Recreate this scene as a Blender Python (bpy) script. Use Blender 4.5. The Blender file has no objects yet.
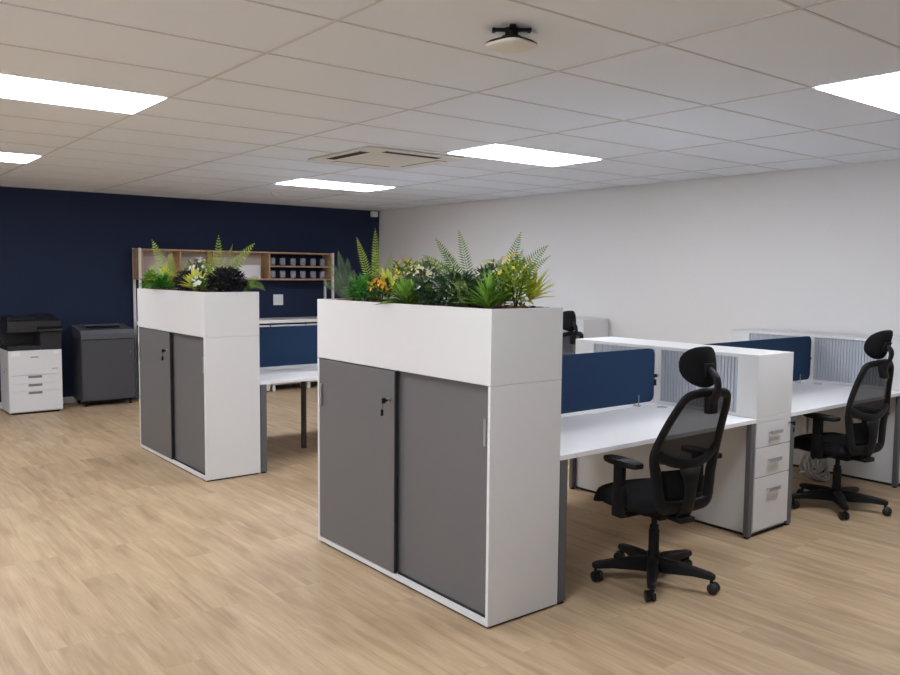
import bpy, bmesh, math, random
from mathutils import Vector, Matrix
PI = math.pi
C = bpy.context.scene.collection
SC = bpy.context.scene
random.seed(7)

# ------------------------------------------------------------------ camera, world, exposure
def make_camera():
    yaw, pitch, roll = math.radians(38.4214), -0.0769, 0.0092
    f = Vector((math.sin(yaw)*math.cos(pitch), math.cos(yaw)*math.cos(pitch), math.sin(pitch)))
    r = Vector((math.cos(yaw), -math.sin(yaw), 0)); u = r.cross(f)
    r2 = r*math.cos(roll)+u*math.sin(roll); u2 = -r*math.sin(roll)+u*math.cos(roll)
    cd = bpy.data.cameras.new('camera'); co = bpy.data.objects.new('camera', cd); C.objects.link(co)
    m = Matrix((r2, u2, -f)).transposed().to_4x4(); m.translation = Vector((0, 0, 1.6))
    co.matrix_world = m
    cd.sensor_width = 36; cd.sensor_fit = 'HORIZONTAL'; cd.lens = 819.11/900*36; cd.clip_start = 0.05
    SC.camera = co
make_camera()
w = bpy.data.worlds.new('world'); SC.world = w; w.use_nodes = True
w.node_tree.nodes['Background'].inputs[0].default_value = (.8, .85, 1, 1)
w.node_tree.nodes['Background'].inputs[1].default_value = 0.05
SC.view_settings.view_transform = 'Standard'; SC.view_settings.look = 'None'
SC.view_settings.gamma = 1; SC.view_settings.use_curve_mapping = False
SC.view_settings.exposure = 0.0
LAMP = 17.0            # radiance of the LED panels

def daylight():                       # added light for an assumed window's daylight, tilted up to brighten the ceiling
    l = bpy.data.lights.new('assumed_daylight', 'AREA'); l.shape = 'RECTANGLE'; l.size = 3.5; l.size_y = 1.35
    l.energy = DAY; l.color = (.84, .96, 1.14)
    o = bpy.data.objects.new('assumed_daylight', l); C.objects.link(o)
    o.matrix_world = Matrix.Translation((-3.85, .35, 1.2)) @ Matrix.Rotation(-PI/2-math.radians(58), 4, 'Y')
DAY = 85
daylight()

# ------------------------------------------------------------------ materials
def lin(c):
    out = []
    for v in c:
        v = v/255
        out.append(v/12.92 if v <= .04045 else ((v+.055)/1.055)**2.4)
    return (*out, 1)
def mat(name, rgb, rough=.5, metal=0, spec=.5, noise=0, nscale=30, bump=0, bscale=200, rgb2=None):
    m = bpy.data.materials.new(name); m.use_nodes = True
    nt = m.node_tree; b = nt.nodes['Principled BSDF']
    b.inputs['Base Color'].default_value = lin(rgb); b.inputs['Roughness'].default_value = rough
    b.inputs['Metallic'].default_value = metal; b.inputs['Specular IOR Level'].default_value = spec
    tc = nt.nodes.new('ShaderNodeTexCoord')
    if noise or rgb2:
        n = nt.nodes.new('ShaderNodeTexNoise'); n.inputs['Scale'].default_value = nscale; n.inputs['Detail'].default_value = 4
        nt.links.new(tc.outputs['Object'], n.inputs['Vector'])
        r = nt.nodes.new('ShaderNodeValToRGB'); r.color_ramp.elements[0].position = .35; r.color_ramp.elements[1].position = .65
        a = lin(rgb); d = lin(rgb2) if rgb2 else tuple(min(1, v*(1+noise)) for v in a[:3])+(1,)
        if not rgb2: a = tuple(v*(1-noise) for v in a[:3])+(1,)
        r.color_ramp.elements[0].color = a; r.color_ramp.elements[1].color = d
        nt.links.new(n.outputs['Fac'], r.inputs['Fac']); nt.links.new(r.outputs['Color'], b.inputs['Base Color'])
    if bump:
        n2 = nt.nodes.new('ShaderNodeTexNoise'); n2.inputs['Scale'].default_value = bscale
        nt.links.new(tc.outputs['Object'], n2.inputs['Vector'])
        bp = nt.nodes.new('ShaderNodeBump'); bp.inputs['Strength'].default_value = bump; bp.inputs['Distance'].default_value = .002
        nt.links.new(n2.outputs['Fac'], bp.inputs['Height']); nt.links.new(bp.outputs['Normal'], b.inputs['Normal'])
    return m
def emis(name, rgb, s):
    m = bpy.data.materials.new(name); m.use_nodes = True
    b = m.node_tree.nodes['Principled BSDF']
    b.inputs['Base Color'].default_value = (.8, .8, .8, 1)
    b.inputs['Emission Color'].default_value = (*rgb, 1); b.inputs['Emission Strength'].default_value = s
    return m
def floor_mat():
    m = bpy.data.materials.new('oak_vinyl_planks'); m.use_nodes = True
    nt = m.node_tree; N = nt.nodes.new; L = nt.links.new; b = nt.nodes['Principled BSDF']
    tc = N('ShaderNodeTexCoord'); sx = N('ShaderNodeSeparateXYZ'); L(tc.outputs['Object'], sx.inputs[0])
    cx = N('ShaderNodeCombineXYZ'); L(sx.outputs['Y'], cx.inputs['X']); L(sx.outputs['X'], cx.inputs['Y'])
    br = N('ShaderNodeTexBrick'); L(cx.outputs[0], br.inputs['Vector'])
    br.inputs['Scale'].default_value = 1; br.inputs['Brick Width'].default_value = 1.22; br.inputs['Row Height'].default_value = .18
    br.inputs['Mortar Size'].default_value = .0009; br.inputs['Mortar Smooth'].default_value = .1; br.offset = .37; br.offset_frequency = 3
    br.inputs['Color1'].default_value = (0, 0, 0, 1); br.inputs['Color2'].default_value = (1, 1, 1, 1); br.inputs['Mortar'].default_value = (.3, .3, .3, 1)
    # plank-offset grain: stretch along the plank
    ad = N('ShaderNodeVectorMath'); ad.operation = 'MULTIPLY_ADD'
    sc = N('ShaderNodeCombineXYZ'); L(br.outputs['Color'], sc.inputs['X']); L(br.outputs['Color'], sc.inputs['Z'])
    ad.inputs[1].default_value = (17, 0, 9); L(sc.outputs[0], ad.inputs[0]); L(cx.outputs[0], ad.inputs[2])
    def noise(sx_, sy_, detail, dist=0):
        mp = N('ShaderNodeMapping'); mp.inputs['Scale'].default_value = (sx_, sy_, 1); L(ad.outputs[0], mp.inputs['Vector'])
        n = N('ShaderNodeTexNoise'); n.inputs['Scale'].default_value = 1; n.inputs['Detail'].default_value = detail; n.inputs['Distortion'].default_value = dist
        L(mp.outputs[0], n.inputs['Vector']); return n
    n1 = noise(1.5, 15, 6, .9); n2 = noise(6, 150, 5); n3 = noise(1.8, 4.5, 4, .6)
    r1 = N('ShaderNodeValToRGB'); e = r1.color_ramp.elements
    e[0].position = .25; e[0].color = lin((163, 139, 109)); e[1].position = .75; e[1].color = lin((199, 174, 142))
    x = r1.color_ramp.elements.new(.5); x.color = lin((184, 159, 127))
    L(n1.outputs['Fac'], r1.inputs['Fac'])
    mx = N('ShaderNodeMix'); mx.data_type = 'RGBA'; mx.blend_type = 'OVERLAY'; mx.inputs['Factor'].default_value = .25
    L(r1.outputs['Color'], mx.inputs['A']); L(n2.outputs['Fac'], mx.inputs['B'])
    mx2 = N('ShaderNodeMix'); mx2.data_type = 'RGBA'; mx2.blend_type = 'SOFT_LIGHT'; mx2.inputs['Factor'].default_value = .5
    L(mx.outputs['Result'], mx2.inputs['A']); L(n3.outputs['Fac'], mx2.inputs['B'])
    hs = N('ShaderNodeHueSaturation'); L(mx2.outputs['Result'], hs.inputs['Color'])
    mr = N('ShaderNodeMapRange'); mr.inputs['To Min'].default_value = .95; mr.inputs['To Max'].default_value = 1.05
    L(br.outputs['Color'], mr.inputs['Value']); L(mr.outputs['Result'], hs.inputs['Value'])
    mx3 = N('ShaderNodeMix'); mx3.data_type = 'RGBA'; L(br.outputs['Fac'], mx3.inputs['Factor'])
    L(hs.outputs['Color'], mx3.inputs['A']); mx3.inputs['B'].default_value = lin((176, 149, 120))
    L(mx3.outputs['Result'], b.inputs['Base Color'])
    rr = N('ShaderNodeMapRange'); rr.inputs['To Min'].default_value = .38; rr.inputs['To Max'].default_value = .55
    L(n2.outputs['Fac'], rr.inputs['Value']); L(rr.outputs['Result'], b.inputs['Roughness'])
    b.inputs['Specular IOR Level'].default_value = .35
    bp = N('ShaderNodeBump'); bp.inputs['Strength'].default_value = .08; bp.inputs['Distance'].default_value = .002
    L(n2.outputs['Fac'], bp.inputs['Height']); L(bp.outputs['Normal'], b.inputs['Normal'])
    return m
def mesh_fabric(name, rgb, alpha):
    m = bpy.data.materials.new(name); m.use_nodes = True
    nt = m.node_tree; b = nt.nodes['Principled BSDF']
    b.inputs['Base Color'].default_value = lin(rgb); b.inputs['Roughness'].default_value = .8; b.inputs['Alpha'].default_value = alpha
    return m
def pane_mat():
    m = bpy.data.materials.new('window_glass'); m.use_nodes = True
    nt = m.node_tree; b = nt.nodes['Principled BSDF']; b.inputs['Roughness'].default_value = .02; b.inputs['Alpha'].default_value = .1
    return m
def glass_mat():
    m = bpy.data.materials.new('clear_glass'); m.use_nodes = True
    b = m.node_tree.nodes['Principled BSDF']
    b.inputs['Base Color'].default_value = lin((205, 210, 220)); b.inputs['Roughness'].default_value = .12; b.inputs['Alpha'].default_value = .34
    return m
M = dict(
    floor=floor_mat(),
    ceiling=mat('ceiling_tile', (238, 243, 250), .95, spec=.1, bump=.25, bscale=350),
    tbar=mat('ceiling_t_bar', (216, 213, 214), .6, spec=.2),
    navy=mat('navy_paint', (34, 45, 71), .75, spec=.25),
    wall=mat('pale_grey_paint', (236, 234, 232), .9, spec=.2),
    skirting=mat('white_gloss_paint', (225, 225, 225), .5),
    white=mat('white_melamine', (222, 222, 222), .45, spec=.4),
    desk=mat('white_desk_laminate', (242, 241, 243), .32, spec=.45),
    door=mat('slate_grey_laminate', (106, 104, 105), .5, spec=.4),
    leg=mat('grey_powder_coat', (98, 99, 103), .45, spec=.4),
    darkleg=mat('charcoal_powder_coat', (60, 60, 63), .45),
    silver=mat('brushed_aluminium', (185, 185, 188), .35, metal=.9),
    handlegrey=mat('grey_metal_handle', (120, 121, 124), .4, metal=.6),
    black=mat('black_plastic', (20, 20, 22), .55, spec=.25),
    blackgloss=mat('black_satin_plastic', (22, 22, 24), .3),
    fabric=mat('black_chair_fabric', (26, 26, 28), .9, spec=.15, bump=.4, bscale=900),
    mesh=mesh_fabric('black_chair_mesh', (24, 24, 26), .86),
    screen=mat('blue_screen_fabric', (42, 62, 90), .9, spec=.1, noise=.12, nscale=500, bump=.4, bscale=900),
    tambour=mat('silver_grey_tambour_slat', (184, 188, 196), .45, spec=.4),
    dark=mat('dark_gap', (28, 28, 30), .8),
    soil=mat('bark_chips', (84, 50, 32), .95, rgb2=(128, 80, 50), nscale=60, bump=1, bscale=90),
    oak=mat('light_oak_board', (186, 150, 112), .55, noise=.15, nscale=14),
    postw=mat('white_metal_post', (226, 222, 222), .5),
    backp=mat('warm_white_panel', (206, 194, 190), .7),
    glass=glass_mat(), pane=pane_mat(),
    cream=mat('cream_plastic', (230, 226, 215), .5),
    printerw=mat('printer_white_plastic', (222, 222, 224), .5),
    printerb=mat('printer_black_plastic', (38, 38, 41), .4),
    shred=mat('charcoal_grey_steel', (72, 72, 78), .5),
    shredtop=mat('grey_plastic_lid', (88, 90, 97), .45),
    label=mat('white_sticker', (235, 235, 238), .6),
    marks=mat('grey_print', (120, 120, 124), .6),
    cable=mat('pale_grey_cable', (214, 214, 214), .5),
    lamp=emis('led_diffuser', (.96, 1.0, 1.085), LAMP),
    lampframe=mat('white_lamp_frame', (232, 232, 232), .5),
    stem=mat('plant_stem', (70, 82, 38), .7),
    g_fern=mat('fern_green', (84, 116, 50), .55, rgb2=(130, 160, 70), nscale=12),
    g_lime=mat('bright_fern_green', (128, 158, 48), .55, rgb2=(176, 196, 80), nscale=12),
    g_dark=mat('dark_leaf_green', (34, 62, 42), .5, rgb2=(62, 96, 58), nscale=14),
    g_mid=mat('leaf_green', (80, 128, 42), .5, rgb2=(132, 178, 66), nscale=14),
    g_vivid=mat('vivid_leaf_green', (48, 122, 40), .5, rgb2=(92, 166, 60), nscale=16),
    g_grey=mat('grey_green_leaf', (82, 104, 74), .6, rgb2=(124, 144, 104), nscale=14),
    g_yellow=mat('lime_yellow_leaf', (204, 214, 66), .5, rgb2=(234, 232, 112), nscale=14),
    g_black=mat('purple_black_leaf', (28, 30, 36), .5, rgb2=(52, 52, 60), nscale=18),
    f_orange=mat('orange_yellow_petal', (226, 164, 32), .6),
    f_yellow=mat('yellow_petal', (222, 200, 74), .6),
    f_white=mat('white_petal', (236, 236, 226), .6),
    f_cream=mat('cream_petal', (214, 212, 164), .6),
)

# ------------------------------------------------------------------ mesh helpers
class MB:
    def __init__(s): s.bm = bmesh.new()
    def box(s, x0, x1, y0, y1, z0, z1, bev=0, seg=2):
        r = bmesh.ops.create_cube(s.bm, size=1, matrix=Matrix.Translation(((x0+x1)/2, (y0+y1)/2, (z0+z1)/2)) @ Matrix.Diagonal((x1-x0, y1-y0, z1-z0, 1)))
        if bev:
            ed = list({e for v in r['verts'] for e in v.link_edges})
            bmesh.ops.bevel(s.bm, geom=ed, offset=bev, segments=seg, affect='EDGES', profile=.5)
        return s
    def tube(s, pts, r, n=10, closed=False, cap=True, ry=None, ref=None):
        """sweep an ellipse (r across, ry along ref) through pts; r may be a list"""
        pts = [Vector(p) for p in pts]; k = len(pts)
        rs = r if isinstance(r, (list, tuple)) else [r]*k
        rings = []; prev = None
        for i, p in enumerate(pts):
            a = pts[(i-1) % k] if (closed or i > 0) else p
            b = pts[(i+1) % k] if (closed or i < k-1) else p
            t = (b-a).normalized()
            if ref is not None: u = Vector(ref)
            elif prev is not None: u = prev
            else: u = Vector((0, 0, 1)) if abs(t.z) < .9 else Vector((1, 0, 0))
            u = (u - t*u.dot(t)).normalized(); prev = u; v = t.cross(u)
            ryi = (ry[i] if isinstance(ry, (list, tuple)) else ry) if ry is not None else rs[i]
            rings.append([s.bm.verts.new(p + v*rs[i]*math.cos(2*PI*j/n) + u*ryi*math.sin(2*PI*j/n)) for j in range(n)])
        for i in range(k if closed else k-1):
            A, B = rings[i], rings[(i+1) % k]
            for j in range(n): s.bm.faces.new((A[j], A[(j+1) % n], B[(j+1) % n], B[j]))
        if not closed and cap:
            s.bm.faces.new(rings[0][::-1]); s.bm.faces.new(rings[-1])
        return s
    def cyl(s, p0, p1, r0, r1=None, n=20):
        return s.tube([p0, p1], [r0, r0 if r1 is None else r1], n)
    def lathe(s, prof, c=(0, 0, 0), n=28):
        rings = []
        for (r, z) in prof:
            if r < 1e-6: rings.append([s.bm.verts.new((c[0], c[1], c[2]+z))])
            else: rings.append([s.bm.verts.new((c[0]+r*math.cos(2*PI*j/n), c[1]+r*math.sin(2*PI*j/n), c[2]+z)) for j in range(n)])
        for A, B in zip(rings, rings[1:]):
            for j in range(n):
                a = A if len(A) == 1 else None; b = B if len(B) == 1 else None
                if a and b: continue
                if a: s.bm.faces.new((A[0], B[j], B[(j+1) % n]))
                elif b: s.bm.faces.new((A[j], B[0], A[(j+1) % n]))
                else: s.bm.faces.new((A[j], B[j], B[(j+1) % n], A[(j+1) % n]))
        return s
    def face(s, *pts): s.bm.faces.new([s.bm.verts.new(p) for p in pts]); return s
    def prism(s, poly, axis, a, b, bev=0):
        """extrude a 2-D outline between a and b along axis"""
        def P(p, d):
            return {0: (d, p[0], p[1]), 1: (p[0], d, p[1]), 2: (p[0], p[1], d)}[axis]
        A = [s.bm.verts.new(P(p, a)) for p in poly]; B = [s.bm.verts.new(P(p, b)) for p in poly]
        n = len(poly); fs = [s.bm.faces.new(A), s.bm.faces.new(B[::-1])]
        for i in range(n): fs.append(s.bm.faces.new((A[i], B[i], B[(i+1) % n], A[(i+1) % n])))
        if bev: bmesh.ops.bevel(s.bm, geom=list(fs[0].edges)+list(fs[1].edges), offset=bev, segments=2, affect='EDGES', profile=.5)
        return s
    def grid(s, fn, nu, nv):
        V = [[s.bm.verts.new(fn(i/nu, j/nv)) for j in range(nv+1)] for i in range(nu+1)]
        for i in range(nu):
            for j in range(nv): s.bm.faces.new((V[i][j], V[i+1][j], V[i+1][j+1], V[i][j+1]))
        return s
    def build(s, name, m, parent=None, smooth=False, loc=None, fix=True):
        if fix: bmesh.ops.recalc_face_normals(s.bm, faces=s.bm.faces[:])
        me = bpy.data.meshes.new(name); s.bm.to_mesh(me); s.bm.free()
        me.materials.append(m)
        if smooth:
            for p in me.polygons: p.use_smooth = True
        if smooth == 'auto':
            try: me.set_sharp_from_angle(angle=math.radians(35))
            except Exception: pass
        o = bpy.data.objects.new(name, me); C.objects.link(o)
        if parent: o.parent = parent
        if loc is not None: o.location = loc
        return o
def tag(o, label, cat, group=None, kind=None):
    o['label'] = label; o['category'] = cat
    if group: o['group'] = group
    if kind: o['kind'] = kind
    return o
def thing(name, label, cat, loc=(0, 0, 0), rz=0, group=None):
    o = bpy.data.objects.new(name, None); C.objects.link(o); o.empty_display_size = .1
    o.location = loc; o.rotation_euler = (0, 0, rz); return tag(o, label, cat, group)
def struct(name, mb, m, parent=None):
    o = mb.build(name, m, parent)
    if not parent: o['kind'] = 'structure'
    return o
def kids(o): return [c for c in bpy.data.objects if c.parent == o]
def dup(o, loc=None, rz=None, label=None, parent=None):
    c = o.copy(); C.objects.link(c)
    if parent: c.parent = parent
    for ch in kids(o): dup(ch, parent=c)
    if loc is not None: c.location = loc
    if rz is not None: c.rotation_euler = (0, 0, rz)
    if label: c['label'] = label
    return c
def smoothpath(pts, closed=True, sub=5):
    pts = [Vector(p) for p in pts]; n = len(pts); out = []
    for i in range(n if closed else n-1):
        p0 = pts[(i-1) % n] if closed or i > 0 else pts[i]; p1 = pts[i]; p2 = pts[(i+1) % n]
        p3 = pts[(i+2) % n] if closed or i < n-2 else p2
        for k in range(sub):
            t = k/sub
            out.append(.5*((2*p1)+(p2-p0)*t+(2*p0-5*p1+4*p2-p3)*t*t+(3*p1-p0-3*p2+p3)*t**3))
    if not closed: out.append(pts[-1])
    return out

# ------------------------------------------------------------------ the room
X0, X1, Y0, Y1, HC = -3.4, 7.0, -1.9, 10.6, 2.5614
struct('floor', MB().box(X0-.1, X1+.1, Y0-.1, Y1+.1, -.1, 0), M['floor'])
struct('ceiling', MB().box(X0-.1, X1+.1, Y0-.1, Y1+.1, HC, HC+.1), M['ceiling'])
struct('wall_back', MB().box(X0, X1, Y1, Y1+.1, 0, HC), M['navy'])
struct('wall_right', MB().box(X1, X1+.1, Y0, Y1+.1, 0, HC), M['wall'])
WY0, WY1, WZ0, WZ1 = -1.45, 2.15, .9, 2.3
struct('wall_left', MB().box(X0-.1, X0, Y0, WY0, 0, HC).box(X0-.1, X0, WY1, Y1+.1, 0, HC).box(X0-.1, X0, WY0, WY1, 0, WZ0).box(X0-.1, X0, WY0, WY1, WZ1, HC), M['wall'])
wn = MB()
for a in ((WY0, WY1, WZ0, WZ0+.05), (WY0, WY1, WZ1-.05, WZ1), (WY0, WY0+.05, WZ0+.05, WZ1-.05), (WY1-.05, WY1, WZ0+.05, WZ1-.05), (-.27, -.23, WZ0+.05, WZ1-.05), (.93, .97, WZ0+.05, WZ1-.05)):
    wn.box(X0-.075, X0-.025, *a)
wf = struct('assumed_window_1', wn, M['skirting'])  # window out of view, assumed from the lighting and added for daylight
struct('pane', MB().box(X0-.053, X0-.047, WY0+.05, WY1-.05, WZ0+.05, WZ1-.05), M['pane'], wf)
struct('wall_front', MB().box(X0, X1, Y0-.1, Y0, 0, HC), M['navy'])
struct('baseboard_back', MB().box(X0, X1-.014, Y1-.014, Y1, 0, .075, .003), M['skirting'])
struct('baseboard_right', MB().box(X1-.014, X1, Y0+.014, Y1, 0, .075, .003), M['skirting'])
struct('baseboard_left', MB().box(X0, X0+.014, Y0+.014, Y1-.014, 0, .075, .003), M['skirting'])
struct('baseboard_front', MB().box(X0, X1-.014, Y0, Y0+.014, 0, .075, .003), M['skirting'])
GX = [.4425+1.2*i for i in range(-5, 6)]; GY = [2.1873+.6*j for j in range(-6, 14)]
tb = MB()
for x in GX: tb.box(x-.008, x+.008, Y0, Y1, HC-.0035, HC+.001)
for y in GY: tb.box(X0, X1, y-.0055, y+.0055, HC-.003, HC+.001)
struct('trim_1', tb, M['tbar'])
struct('trim_2', MB().box(X1-.02, X1, Y0, Y1, HC-.006, HC).box(X0, X1, Y1-.02, Y1, HC-.006, HC), M['skirting'])

# LED ceiling panels
def led(x, y, label):
    t = thing('ceiling_light', label, 'ceiling light', (x, y, HC), 0, 'LED ceiling panels')
    f = MB()
    for a in ((-.592, .592, -.292, -.284), (-.592, .592, .284, .292), (-.592, -.584, -.284, .284), (.584, .592, -.284, .284)): f.box(*a, -.0085, -.0045)
    f.build('frame', M['lampframe'], t)
    MB().box(-.584, .584, -.284, .284, -.0075, -.0045).build('diffuser', M['lamp'], t)
    return t
cols = [.4425+.6-3.6, .4425+.6, .4425+.6+3.6, .4425+.6-7.2]; rows = [1.8873-3, 1.8873, 4.8873, 7.8873]
L_lab = {(1, 2): 'long white LED ceiling panel at the left edge of the view, the nearer of two',
         (1, 3): 'white LED ceiling panel far left, just before the navy wall',
         (2, 2): 'white LED ceiling panel to the right of the air conditioner',
         (2, 3): 'white LED ceiling panel just beyond the air conditioner towards the navy wall',
         (2, 1): 'large bright LED ceiling panel at the right edge above the grey wall desks'}
for i, x in enumerate(cols):
    for j, y in enumerate(rows):
        if j == 0 or i == 3: continue
        led(x, y, L_lab.get((i, j), 'white LED ceiling panel outside the view, over the open floor'))

# ceiling cassette
def cassette():
    t = thing('air_conditioner', 'cream square four way air conditioner set into the ceiling tiles', 'air conditioner', (3.87, 5.76, HC))
    s = .475
    p = MB(); p.prism([(-s, -s), (s, -s), (s, s), (-s, s)], 2, -.016, -.004, .004); p.build('panel', M['cream'], t)
    g = MB(); g.box(-.25, .25, -.25, .25, -.020, -.0165, .001)
    for k in range(12): g.box(-.22, .22, -.225+k*.04, -.215+k*.04, -.0215, -.0195)
    g.build('intake_grille', M['cream'], t)
    for k in range(4):
        a = k*PI/2; R = Matrix.Rotation(a, 4, 'Z')
        d = MB(); d.box(-.27, .27, -.43, -.335, -.0175, -.0161)
        o = d.build('air_outlet', M['dark'], t); o.rotation_euler = (0, 0, a)
        v = MB()
        if k in (0, 3): v.prism([(-.434, -.0165), (-.434, -.020), (-.429, -.020), (-.429, -.0165)], 0, -.27, .27)
        else: v.box(-.266, .266, -.424, -.341, -.0195, -.018, .0005)
        v.build('vane', M['cream'], o)
cassette()
def ap():
    t = thing('ceiling_access_point', 'cream domed unit hanging from a black cross bracket on the ceiling', 'access point', (2.225, 2.435, HC), math.radians(-38))
    b = MB(); b.box(-.088, .088, -.014, .014, -.012, -.0003, .003).box(-.014, .014, -.075, .075, -.013, -.0003, .003)
    b.box(-.088, -.072, -.018, .018, -.016, -.0003, .003).box(.072, .088, -.018, .018, -.016, -.0003, .003)
    b.lathe([(.035, -.001), (.030, -.018), (.028, -.03), (.045, -.036), (.045, -.044), (0, -.044)], n=20); b.build('bracket', M['black'], t)
    t.scale = (.87, .87, .87)
    def se(a, r): # rounded-square radius
        c, s_ = abs(math.cos(a)), abs(math.sin(a)); return r/((c**4.2+s_**4.2)**(1/4.2))
    d = MB(); n = 40
    def ring(mb, prof):
        R = [[mb.bm.verts.new((se(2*PI*j/n+PI/4, r)*math.cos(2*PI*j/n), se(2*PI*j/n+PI/4, r)*math.sin(2*PI*j/n), z)) for j in range(n)] for r, z in prof]
        for A, B in zip(R, R[1:]):
            for j in range(n): mb.bm.faces.new((A[j], A[(j+1) % n], B[(j+1) % n], B[j]))
        mb.bm.faces.new(R[0]); mb.bm.faces.new(R[-1][::-1])
    ring(d, [(.03, -.040), (.055, -.046), (.085, -.056), (.098, -.066), (.098, -.070)]); d.build('back_shell', M['black'], t, True)
    e = MB(); ring(e, [(.099, -.0705), (.100, -.075), (.09, -.083), (.06, -.090), (.02, -.093)]); e.build('cover', M['cream'], t, True)
ap()
sd = thing('smoke_detector', 'small white round smoke detector on the ceiling near the navy wall', 'smoke detector', (4.52, 9.1, HC))
MB().lathe([(0, -.0005), (.055, -.0005), (.055, -.02), (.045, -.03), (0, -.03)]).build('base', M['skirting'], sd, 'auto')
MB().lathe([(.035, -.0305), (.033, -.04), (.022, -.045), (0, -.045)]).build('sensor_cap', M['skirting'], sd, 'auto')
pir = thing('motion_sensor', 'small white motion sensor in the top corner where navy and grey walls meet', 'motion sensor', (6.86, 10.52, 2.44))
MB().box(-.055, .055, -.03, .03, .015, .10, .012).build('body', M['skirting'], pir)
MB().box(-.04, .04, -.033, -.02, .022, .06, .005).build('lens', M['label'], pir)
MB().box(-.02, .02, .0295, .0795, .04, .08, .003).build('bracket', M['skirting'], pir)
sk = thing('wall_socket', 'square white socket plate on the navy wall under the oak shelf', 'wall socket', (5.295, Y1, 1.22))
MB().box(-.075, .075, -.012, -.0005, -.075, .075, .004).build('plate', M['label'], sk)
for sx in (-.035, .035): MB().box(sx-.012, sx+.012, -.016, -.0122, .02, .055, .002).build('switch', M['label'], sk)

# ------------------------------------------------------------------ sliding-door cabinets with planters
CX0, CX1 = 2.370, 2.818
def cabinet(y0, label, group):
    t = thing('storage_cabinet', label, 'cabinet', (CX0, y0, 0), 0, group)
    L, D, H = 1.545, CX1-CX0, 1.107
    b = MB()
    b.box(.022, D, 0, .022, .012, H, .0015)            # near end
    b.box(.022, D, L-.022, L, .012, H, .0015)          # far end
    b.box(0, .022, 0, .018, .012, H, .0015); b.box(0, .022, L-.018, L, .012, H, .0015)
    b.box(.056, D, .022, L-.022, H-.022, H); b.box(.0, D, .018, L-.018, .012, .036, .0015)
    b.box(D-.012, D, .022, L-.022, .036, H-.022)
    b.build('carcass', M['white'], t)
    MB().box(.012, D-.012, .012, L-.012, 0, .012).build('plinth', M['dark'], t)  # recessed base, coloured dark as the black shadow gap below the rail
    MB().box(.0215, .0325, .0185, .741, .0362, .0425).build('door_track', M['dark'], t)
    def door(ya, yb, x, nm, hy, lock):
        d = MB().box(x, x+.016, ya, yb, .040, H-.006, .001).build('door', M['door'], t)
        hx = min(x-.014, .004); MB().box(hx, x-.0005, hy-.008, hy+.008, .833, .958, .003).build('handle', M['silver'], d)
        if lock:
            ly = ya+.038
            lk = MB(); lk.cyl((x-.016, ly, .948), (x-.0005, ly, .948), .011); lk.build('lock', M['silver'], d, 'auto')
            kk = MB()
            kk.box(x-.030, x-.0165, ly-.002, ly+.002, .943, .953).box(x-.052, x-.030, ly-.003, ly+.003, .934, .962, .002)
            kk.tube([(x-.046, ly, .936), (x-.045, ly+.006, .915), (x-.044, ly+.009, .900)], .0012, 6)
            kk.box(x-.052, x-.036, ly+.006, ly+.012, .868, .902, .003).build('key', M['black'], d)
        return d
    da = door(.752, L-.0185, .003, 'a', L-.05, True)
    MB().box(.0025, .020, .742, .7515, .040, H-.006, .001).build('edge_shadow_strip', M['dark'], da)  # dark door edging, colour also stands for the shadow between the doors
    door(.0185, .775, .034, 'b', .045, False)
    return t
def planter(y0, label, group):
    t = thing('planter_box', label, 'planter', (CX0, y0, 1.1085), 0, group)
    L, D, H = 1.545, CX1-CX0, .341
    b = MB()
    b.box(0, .018, 0, L, 0, H, .001); b.box(D-.018, D, 0, L, 0, H, .001)
    b.box(.018, D-.018, 0, .018, 0, H, .001); b.box(.018, D-.018, L-.018, L, 0, H, .001)
    b.box(.018, D-.018, .018, L-.018, .012, .03)
    b.box(-.0006, D+.0006, -.0006, L+.0006, .016, .018)
    b.build('box', M['white'], t)
    rnd = random.Random(int(y0*100))
    s = MB(); nx, ny = 14, 46
    hz = [[.334+rnd.uniform(-.008, .008) for _ in range(ny+1)] for _ in range(nx+1)]
    s.grid(lambda u, v: (.019+u*(D-.038), .019+v*(L-.038), hz[round(u*nx)][round(v*ny)]), nx, ny)
    for _ in range(150):
        x, y = rnd.uniform(.03, D-.05), rnd.uniform(.03, L-.05); a = rnd.uniform(0, PI)
        z = .340+rnd.uniform(-.004, .006); l, w_ = rnd.uniform(.012, .024), rnd.uniform(.006, .012)
        ca, sa = math.cos(a), math.sin(a); tz = rnd.uniform(-.006, .006)
        P = lambda p, q, r: (x+p*ca-q*sa, y+p*sa+q*ca, z+r)
        s.face(P(-l, -w_, -tz), P(l, -w_*.7, tz), P(l*.9, w_, tz+.003), P(-l, w_*.8, -tz+.003))
    s.build('soil', M['soil'], t)
    return t
YA, YB = 2.696, 5.965
cabinet(YA, 'nearest white cabinet with two dark grey sliding doors under the front planter', 'sliding door cabinets')
cabinet(YB, 'farther white cabinet with grey sliding doors, standing nearer the printer', 'sliding door cabinets')
planter(YA, 'long white planter box on top of the nearest grey door cabinet', 'planter boxes')
planter(YB, 'white planter box on top of the farther cabinet in front of the oak shelf', 'planter boxes')

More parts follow.
